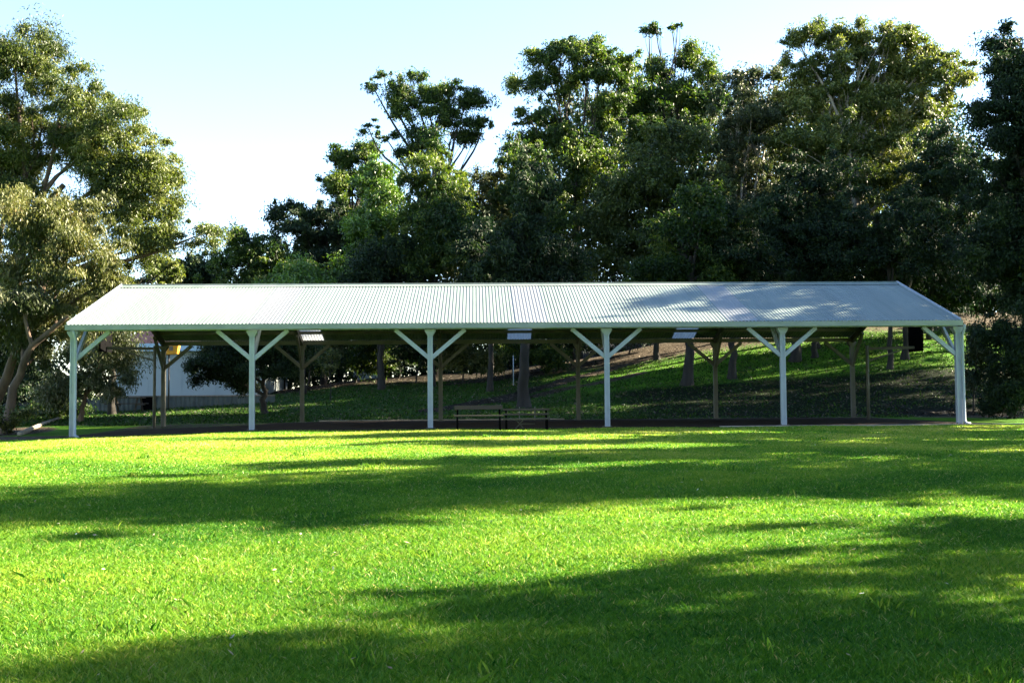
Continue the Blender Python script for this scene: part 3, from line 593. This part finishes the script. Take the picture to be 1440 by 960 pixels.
# far wood: one mass behind the trees that can be told apart
def wood():
    rng = np.random.default_rng(5); Vs = []; n = 300000; tints = []
    cl = []
    for _ in range(3600):
        px = rng.uniform(230, 1800); d = rng.uniform(74, 92)
        top = np.interp(px, [230, 330, 450, 500, 700, 750, 790, 1330, 1370, 1800], [405, 398, 345, 290, 280, 215, 130, 140, 230, 150])
        py = rng.uniform(top, 545 if px < 820 else 450); q = P(px, py, d); cl.append((q.x, q.y, max(q.z, float(gz(q.x, q.y))+.5)))
    for _ in range(420):
        px = rng.uniform(-350, 400); d = rng.uniform(70, 84); q = P(px, rng.uniform(np.interp(px, [-350, 120, 230], [200, 390, 420]), 560), d); cl.append((q.x, q.y, max(q.z, float(gz(q.x, q.y))+.5)))
    cl = np.array(cl); ci = rng.integers(0, len(cl), n)
    g = rng.normal(0, 1, (n, 3)); g /= np.linalg.norm(g, axis=1)[:, None]; g *= (rng.uniform(0, 1, n)**.45)[:, None]
    pos = cl[ci]+g*np.array([1.7, 1.7, 1.2]); ax = rng.normal(0, 1, (n, 3))+np.array([0, 0, -1]); ax /= np.linalg.norm(ax, axis=1)[:, None]
    sd_ = np.cross(ax, rng.normal(0, 1, (n, 3))); sd_ /= np.linalg.norm(sd_, axis=1)[:, None]
    L = .42*rng.uniform(.6, 1.3, n)[:, None]; Wd = .17
    V = np.stack([pos-ax*L*.5, pos+sd_*Wd*.5, pos+ax*L*.5, pos-sd_*Wd*.5], 1).reshape(-1, 3)
    o = mesh_np('far_wood', V, np.arange(n*4).reshape(n, 4), M['leaf_dark'], tint=np.clip(rng.normal(.45, .2, n), 0, 1))
    tag(o, 'dark far wood filling the gaps behind the trees on the bank', 'wood', kind='stuff')
wood()

# ------------------------------------------------------------------ house, fence, small things
def face_thing(px, py, d): q = P(px, py, d); return q
q0 = P(160, 560, 60); q1 = P(372, 560, 60); hy = q0.y; hx0, hx1 = q0.x, q1.x; hz = .15
ho = thing('house', 'pale walled house with blue white fascia behind the low fence on the left', 'house', ((hx0+hx1)/2, hy, hz))
hw = (hx1-hx0)/2
b = MB(); b.box(-hw, hw, 0, 7, .45, 3.55-hz); b.build('wall', M['house_wall'], ho)
b = MB(); b.box(-hw-.03, hw+.03, -.03, 7.03, -.4, .45); b.build('plinth', M['brick'], ho)
b = MB(); b.box(-hw-.5, hw+.5, -.5, -.46, 3.55-hz, 3.98-hz); b.box(-hw-.5, hw+.5, -.458, 7.5, 3.55-hz, 3.62-hz); b.build('fascia', M['fascia'], ho)
b = MB(); zr = 3.98-hz
b.add([(-hw-.5, -.5, zr), (hw+.5, -.5, zr), (hw+.5, 7.5, zr), (-hw-.5, 7.5, zr), (-hw+3, 3.5, zr+1.7), (hw-3, 3.5, zr+1.7)], [(0, 1, 5, 4), (1, 2, 5), (2, 3, 4, 5), (3, 0, 4), (3, 2, 1, 0)])
b.build('roof', M['tile'], ho)
def cladding(px):  # vertical joints on the wall
    m = MB()
    for k in range(1, 9):
        x = -hw+k*2*hw/9; m.box(x-.02, x+.02, -.012, -.002, .47, 3.5-hz)
    m.build('joint_strip', M['house_wall'], ho)
cladding(0)
qa = P(125, 560, 51); qb = P(385, 560, 51)
fe = thing('metal_fence', 'low grey ribbed metal fence below the pale house wall', 'fence', (0, 0, 0))
nP = 160; xx = np.linspace(qa.x, qb.x, nP); yy = np.full(nP, qa.y)+.03*(np.arange(nP) % 4 > 1); zb = gz(xx, yy)
V = np.concatenate([np.stack([xx, yy, zb-.1], -1), np.stack([xx, yy, np.full(nP, .98)], -1)]); i = np.arange(nP-1)
V = np.concatenate([V, V+np.array([0, .03, 0])]); F = np.concatenate([np.stack([i, i+1, i+nP+1, i+nP], -1), np.stack([i+1, i, i+nP, i+nP+1], -1)+2*nP])
mesh_np('panel', V, F, M['fence'], fe)
b = MB(); b.box(qa.x, qb.x, qa.y-.03, qa.y+.09, .983, 1.04); b.build('rail', M['brick'], fe)
# small second building
q = P(512, 486, 70); s2 = thing('small_shed', 'small pale shed glimpsed through the trees below the roof', 'shed', (q.x, q.y, float(gz(q.x, q.y))))
zz = q.z-s2.location.z
b = MB(); b.box(-.7, 1.1, 0, 2.5, -.2, zz+1.0); b.build('wall', M['house_wall'], s2)
b = MB(); b.add([(-.85, -.2, zz+1.0), (1.25, -.2, zz+1.0), (1.25, 2.7, zz+1.4), (-.85, 2.7, zz+1.4), (-.85, -.2, zz+1.06), (1.25, -.2, zz+1.06), (1.25, 2.7, zz+1.46), (-.85, 2.7, zz+1.46)],
               [(3, 2, 1, 0), (4, 5, 6, 7), (0, 1, 5, 4), (1, 2, 6, 5), (2, 3, 7, 6), (3, 0, 4, 7)]); b.build('roof', M['fence'], s2)

def hoop(px, d, sgn, armlen, label):
    q = P(px, 560, d); x, y = q.x, q.y; z = max(float(gz(x, y)), pz(x)+.02); zt = P(px, 490, d).z-z
    h = thing('basketball_hoop', label, 'basketball hoop', (x, y, z), 0, 'basketball hoops under the shelter')
    b = MB(); b.tube([(0, 0, -.02), (0, 0, zt+.1)], [.055, .05], 12); b.build('pole', M['steel_brown'], h, smooth=True)
    b = MB(); b.bar((0, 0, zt), (sgn*armlen, -.3, zt+.02), .07, .09); b.bar((sgn*.02, 0, zt-.42), (sgn*armlen*.72, -.22, zt-.06), .04, .05); b.build('arm', M['steel_dark'], h)
    bb = MB(); bx = sgn*armlen
    a = -R(9)*sgn
    c, s = math.cos(a), math.sin(a); hw_, th = .42, .03
    pts = [(-hw_, -th), (hw_, -th), (hw_, th), (-hw_, th)]
    # the board hangs at the arm's end, turned almost edge on
    def rot(u, v): return (bx+sgn*.05+v*c+u*s*.85, -.3+u*c-v*s*.85)
    V = [(*rot(u, v), zz_) for zz_ in (zt-.12, zt+.80) for (u, v) in pts]
    bb.add(V, [(3, 2, 1, 0), (4, 5, 6, 7), (0, 1, 5, 4), (1, 2, 6, 5), (2, 3, 7, 6), (3, 0, 4, 7)]); bb.build('backboard', M['black'], h)
    rr = MB(); cx = bx+sgn*.30
    ring = [(cx+.22*math.cos(t), -.3+.22*math.sin(t), zt+.02) for t in np.linspace(0, 2*math.pi, 17)]
    rr.tube(ring, .010, 6); rr.build('ring', M['steel_dark'], h)
hoop(217, 37.3, -1, 1.55, 'basketball pole with black backboard hung under the left end of the roof')
hoop(1221, 36, 1, 1.5, 'basketball pole with black backboard near the right end of the shelter')

# orange sign on a dark pole
q = P(237, 566, 49); z = float(gz(q.x, q.y)); og = thing('orange_sign', 'orange box sign on a dark pole in front of the pale house', 'sign', (q.x, q.y, z)); zc = P(240, 491, 49).z-z
b = MB(); b.tube([(0, 0, -.1), (0, 0, zc)], [.04, .04], 10); b.build('pole', M['steel_dark'], og, smooth=True)
b = MB(); b.add([(-.20, -.18, zc-.26), (.42, -.18, zc-.22), (.42, .12, zc-.22), (-.20, .12, zc-.26), (-.24, -.2, zc+.28), (.5, -.2, zc+.26), (.5, .14, zc+.26), (-.24, .14, zc+.28)],
               [(3, 2, 1, 0), (4, 5, 6, 7), (0, 1, 5, 4), (1, 2, 6, 5), (2, 3, 7, 6), (3, 0, 4, 7)]); b.build('panel', M['orange'], og, bevel=.02)
b = MB(); b.box(.06, .24, -.215, -.203, zc-.06, zc+.14); b.build('emblem', M['brick'], og)

# benches at the front edge
def bench_frame(px, d, label, wd, backs, seat, xleg):
    q = P(px, 600, d); z = float(gz(q.x, q.y)); t = thing('park_bench', label, 'bench', (q.x, q.y, max(z, .02 if q.y > -.45 else z)), 0, 'benches at the front edge of the shelter')
    for zc_, h_ in backs:
        b = MB(); b.box(-wd/2, wd/2, -.02, .02, zc_-h_/2, zc_+h_/2); b.build('back_slat', M['timber'], t, bevel=.004)
    for k in range(3):
        b = MB(); b.box(-wd/2, wd/2, -.47+k*.14, -.35+k*.14, seat-.018, seat+.018); b.build('seat_slat', M['timber'], t, bevel=.004)
    for s in (-1, 1):
        b = MB(); x = s*(wd/2-.08); top = max(a for a, _ in backs)+.03
        b.bar((x, .045, 0), (x, .045, top), .045, .04); b.bar((x, -.44, 0), (x, -.44, seat-.02), .045, .04); b.bar((x, -.44, seat-.045), (x, .02, seat-.045), .045, .04)
        b.build('leg', M['black'], t)
    if xleg:
        b = MB()
        for x in (-.18, .24): b.bar((x, .045, seat-.05), (x, .045, .62), .03, .03)
        b.bar((-.3, .05, .02), (-.05, .05, .30), .025, .025); b.bar((-.05, .1, .02), (-.3, .1, .30), .025, .025); b.bar((-.18, .07, .16), (.24, .07, .16), .02, .02); b.build('brace', M['steel_brown'], t)
bench_frame(673, 28.8, 'timber bench with one broad back board right of the third front post', 1.3, [(.60, .11)], .38, False)
bench_frame(740, 28.9, 'timber bench with two thin back slats and crossed legs left of the fourth front post', 1.25, [(.55, .05), (.42, .05)], .30, True)
# picnic table by the far fence
q = P(178, 572, 48); z = float(gz(q.x, q.y)); t = thing('picnic_table', 'small dark picnic table in shade by the fence on the left', 'table', (q.x, q.y, z))
b = MB(); b.box(-.75, .75, -.35, .35, .68, .73); b.build('table_top', M['timber'], t)
for s in (-1, 1):
    b = MB(); b.box(-.75, .75, s*.62-.13, s*.62+.13, .42, .46); b.build('seat', M['timber'], t)
    b = MB(); b.bar((s*.55, -.6, 0), (s*.55, -.25, .67), .07, .07, (1, 0, 0)); b.bar((s*.55, .6, 0), (s*.55, .25, .67), .07, .07, (1, 0, 0)); b.bar((s*.55+.05, -.7, .39), (s*.55+.05, .7, .39), .04, .07); b.build('leg', M['timber'], t)
q = P(209, 572, 49.5); z = float(gz(q.x, q.y)); t = thing('rubbish_bin', 'square black bin standing against the low metal fence', 'bin', (q.x, q.y, z))
b = MB(); b.box(-.28, .28, -.28, .28, .02, .62); b.build('body', M['black'], t, bevel=.03)
b = MB(); b.box(-.3, .3, -.3, .3, .623, .68); b.build('lid', M['steel_dark'], t, bevel=.02)
# thin pale posts on the slope
q = P(722, 530, 56); z = float(gz(q.x, q.y)); t = thing('marker_post', 'thin pale marker post on the slope left of the thick trunk', 'post', (q.x, q.y, z))
b = MB(); b.tube([(0, 0, -.1), (0, 0, 1.55)], [.03, .028], 8); b.build('shaft', M['steel_paint'], t, smooth=True); b = MB(); b.tube([(0, 0, 1.552), (0, 0, 1.60)], [.04, .03], 8); b.build('cap', M['steel_brown'], t)
# bed edging on the left
q = [hill_pt(a, b_) for a, b_ in ((28, 612), (45, 604), (62, 597), (82, 590))]
b = MB(); b.tube([(x, y, float(gz(x, y))+.04) for x, y in q], [.09, .08, .08, .07], 8); tag(b.build('edging_log', M['edge'], smooth=True), 'pale weathered log edging the garden bed by the left end post', 'log')

# ------------------------------------------------------------------ grass
def grass():
    rng = np.random.default_rng(11); Vs = []; ts = []
    def band(y0, y1, dens, hgt, wid, xm):
        d0, d1 = y0-CAM[1], y1-CAM[1]
        n = int(dens*(y1-y0)*(d0+d1)*.5*1.1+dens*(y1-y0)*2*xm)
        y = rng.uniform(y0, y1, n*2); d = y-CAM[1]; x = CAM[0]+d*math.tan(YAW)+rng.uniform(-1, 1, n*2)*(.5*(d1)*1.02+xm)
        keep = np.abs(x-CAM[0]-d*math.tan(YAW)) < .5*d*1.0+xm; x = x[keep][:n]; y = y[keep][:n]; n = len(x)
        pat = .5+.25*np.sin(x*.9+2*np.sin(y*.6))+.25*np.sin(y*1.7+1.5*np.sin(x*.8)); pat2 = .5+.5*np.sin(x*3.1+2*np.sin(y*2.3))*np.sin(y*2.7+1.3*np.sin(x*1.9))
        z = gz(x, y); h = hgt*rng.uniform(.45, 1.25, n)*(.7+.45*pat2); tall = rng.uniform(0, 1, n) > .992; h[tall] *= 1.8
        a = rng.uniform(0, 2*np.pi, n); ln = rng.uniform(.15, 1.5, n)
        b = np.stack([x, y, z-.004], -1); tip = b+np.stack([np.cos(a)*ln*h, np.sin(a)*ln*h, h], -1)
        mid = b+np.stack([np.cos(a)*ln*h*.32, np.sin(a)*ln*h*.32, h*.58], -1)
        s = rng.uniform(0, np.pi, n); sv = np.stack([np.cos(s), np.sin(s), 0*s], -1)*(wid*rng.uniform(.6, 1.3, n))[:, None]*.5
        Vs.append(np.stack([b-sv, b+sv, mid+sv*.8, tip, mid-sv*.8], 1).reshape(-1, 3))
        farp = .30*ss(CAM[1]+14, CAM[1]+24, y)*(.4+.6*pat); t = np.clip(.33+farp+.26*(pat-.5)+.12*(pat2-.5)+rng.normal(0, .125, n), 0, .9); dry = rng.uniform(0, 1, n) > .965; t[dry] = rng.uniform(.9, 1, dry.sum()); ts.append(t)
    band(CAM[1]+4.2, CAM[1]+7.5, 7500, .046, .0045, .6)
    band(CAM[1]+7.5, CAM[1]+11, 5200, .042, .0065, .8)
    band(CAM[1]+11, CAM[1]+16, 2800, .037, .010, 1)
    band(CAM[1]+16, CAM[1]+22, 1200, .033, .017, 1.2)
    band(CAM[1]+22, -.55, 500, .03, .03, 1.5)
    V = np.concatenate(Vs); n = len(V)//5
    o = mesh_np('grass', V, np.arange(n*5).reshape(n, 5), M['grass'], tint=np.concatenate(ts))
    tag(o, 'bright green lawn grass in front of the shelter', 'grass', kind='stuff')
    print('grass blades', n)
grass()

def bank():
    rng = np.random.default_rng(41); n = 150000
    x = rng.uniform(-22, 36, n); y = 9.7+26*rng.uniform(0, 1, n)**1.2
    q = .5+.5*np.sin(x*1.9+2*np.sin(y*1.3))*np.sin(y*1.7+1.3*np.sin(x*1.1)); keep = rng.uniform(0, 1, n) < .25+.75*q; 
    # nothing grows on the worn paths
    gi = np.clip(np.searchsorted(xs, x)-1, 0, nx-1); gj = np.clip(np.searchsorted(ys, y)-1, 0, ny-1); keep &= dirt[gj*nx+gi] < .45
    lt = litter_shade[gj*nx+gi]; keep &= rng.uniform(0, 1, n) > lt*.75
    x = x[keep]; y = y[keep]; n = len(x); z = gz(x, y); h = rng.uniform(.04, .12, n); a = rng.uniform(0, 6.28, n); ln = rng.uniform(.3, 1.6, n)
    b = np.stack([x, y, z-.005], -1); D = np.stack([np.cos(a)*ln, np.sin(a)*ln, np.ones(n)], -1)*h[:, None]; mid = b+D*np.array([.35, .35, .6]); tip = b+D
    sv = np.stack([-np.sin(a), np.cos(a), 0*a], -1)*rng.uniform(.012, .03, n)[:, None]
    V = np.stack([b-sv, b+sv, mid+sv*.8, tip, mid-sv*.8], 1).reshape(-1, 3)
    o = mesh_np('bank_grass', V, np.arange(n*5).reshape(n, 5), M['bank_grass'], tint=np.clip(rng.normal(.38, .18, n), 0, 1)); tag(o, 'rough tufted grass on the bank behind the shelter', 'grass', kind='stuff')
    n = 26000; x = rng.uniform(-20, 34, n); y = rng.uniform(9.6, 34, n); c = np.stack([x, y, gz(x, y)+.02], -1); a = rng.uniform(0, 6.28, n); L = rng.uniform(.03, .09, n)[:, None]; Wd = L*.35
    u = np.stack([np.cos(a), np.sin(a), rng.normal(0, .3, n)], -1); v = np.stack([-np.sin(a), np.cos(a), rng.normal(0, .4, n)], -1)
    V = np.stack([c-u*L, c+v*Wd, c+u*L, c-v*Wd], 1).reshape(-1, 3)
    o = mesh_np('bark_litter', V, np.arange(n*4).reshape(n, 4), M['bark_litter'], tint=rng.uniform(0, 1, n)); tag(o, 'fallen bark and leaf litter under the trees on the bank', 'litter', kind='stuff')
M['bank_grass'] = grassmat('bank_grass', [(0, (.006, .022, .003)), (.5, (.028, .08, .005)), (1, (.15, .20, .03))], .35)
M['bark_litter'] = leafmat('bark_litter', [(0, (.015, .010, .007)), (.6, (.06, .042, .028)), (1, (.17, .13, .09))], trans=.05, rough=.8)
bank()
def litter():
    rng = np.random.default_rng(21); n = 260
    y = CAM[1]+5+24*rng.uniform(0, 1, n)**1.3; d = y-CAM[1]; x = CAM[0]+d*math.tan(YAW)+rng.uniform(-1, 1, n)*.55*d
    c = np.stack([x, y, gz(x, y)+.030], -1); a = rng.uniform(0, 2*np.pi, n); L = rng.uniform(.012, .03, n)[:, None]; Wd = L*.35
    u = np.stack([np.cos(a), np.sin(a), rng.normal(0, .35, n)], -1); v = np.stack([-np.sin(a), np.cos(a), rng.normal(0, .4, n)], -1)
    V = np.stack([c-u*L, c+v*Wd, c+u*L, c-v*Wd], 1).reshape(-1, 3)
    o = mesh_np('fallen_leaves', V, np.arange(n*4).reshape(n, 4), M['dry_leaf'], tint=rng.uniform(0, 1, n))
    tag(o, 'pale dry leaves and clover heads scattered over the lawn', 'leaves', kind='stuff')
M['dry_leaf'] = leafmat('dry_leaf', [(0, (.20, .13, .07)), (.5, (.38, .30, .18)), (1, (.55, .55, .45))], trans=.1, rough=.7)
litter()
def weeds():
    rng = np.random.default_rng(31); Vs = []; ts = []
    for _ in range(70):
        y = CAM[1]+5.2+20*rng.uniform(0, 1)**1.6; d = y-CAM[1]; x = CAM[0]+d*math.tan(YAW)+rng.uniform(-1, 1)*.52*d; m = int(rng.integers(12, 40)); sp = rng.uniform(.03, .12)
        bx = x+rng.normal(0, sp, m); by = y+rng.normal(0, sp, m); bz_ = gz(bx, by); h = rng.uniform(.04, .09, m); a = rng.uniform(0, 6.28, m); ln = rng.uniform(.1, .8, m)
        b = np.stack([bx, by, bz_], -1); D = np.stack([np.cos(a)*ln, np.sin(a)*ln, np.ones(m)], -1)*h[:, None]; mid = b+D*np.array([.35, .35, .6]); tip = b+D
        sv = np.stack([-np.sin(a), np.cos(a), 0*a], -1)*(.004+.0004*d)
        Vs.append(np.stack([b-sv, b+sv, mid+sv*.8, tip, mid-sv*.8], 1).reshape(-1, 3)); ts.append(np.clip(rng.normal(.35, .15, m), 0, .85))
    V = np.concatenate(Vs); n = len(V)//5
    o = mesh_np('grass_tufts', V, np.arange(n*5).reshape(n, 5), M['grass'], tint=np.concatenate(ts)); tag(o, 'longer tufts standing up from the mown lawn', 'grass', kind='stuff')
weeds()
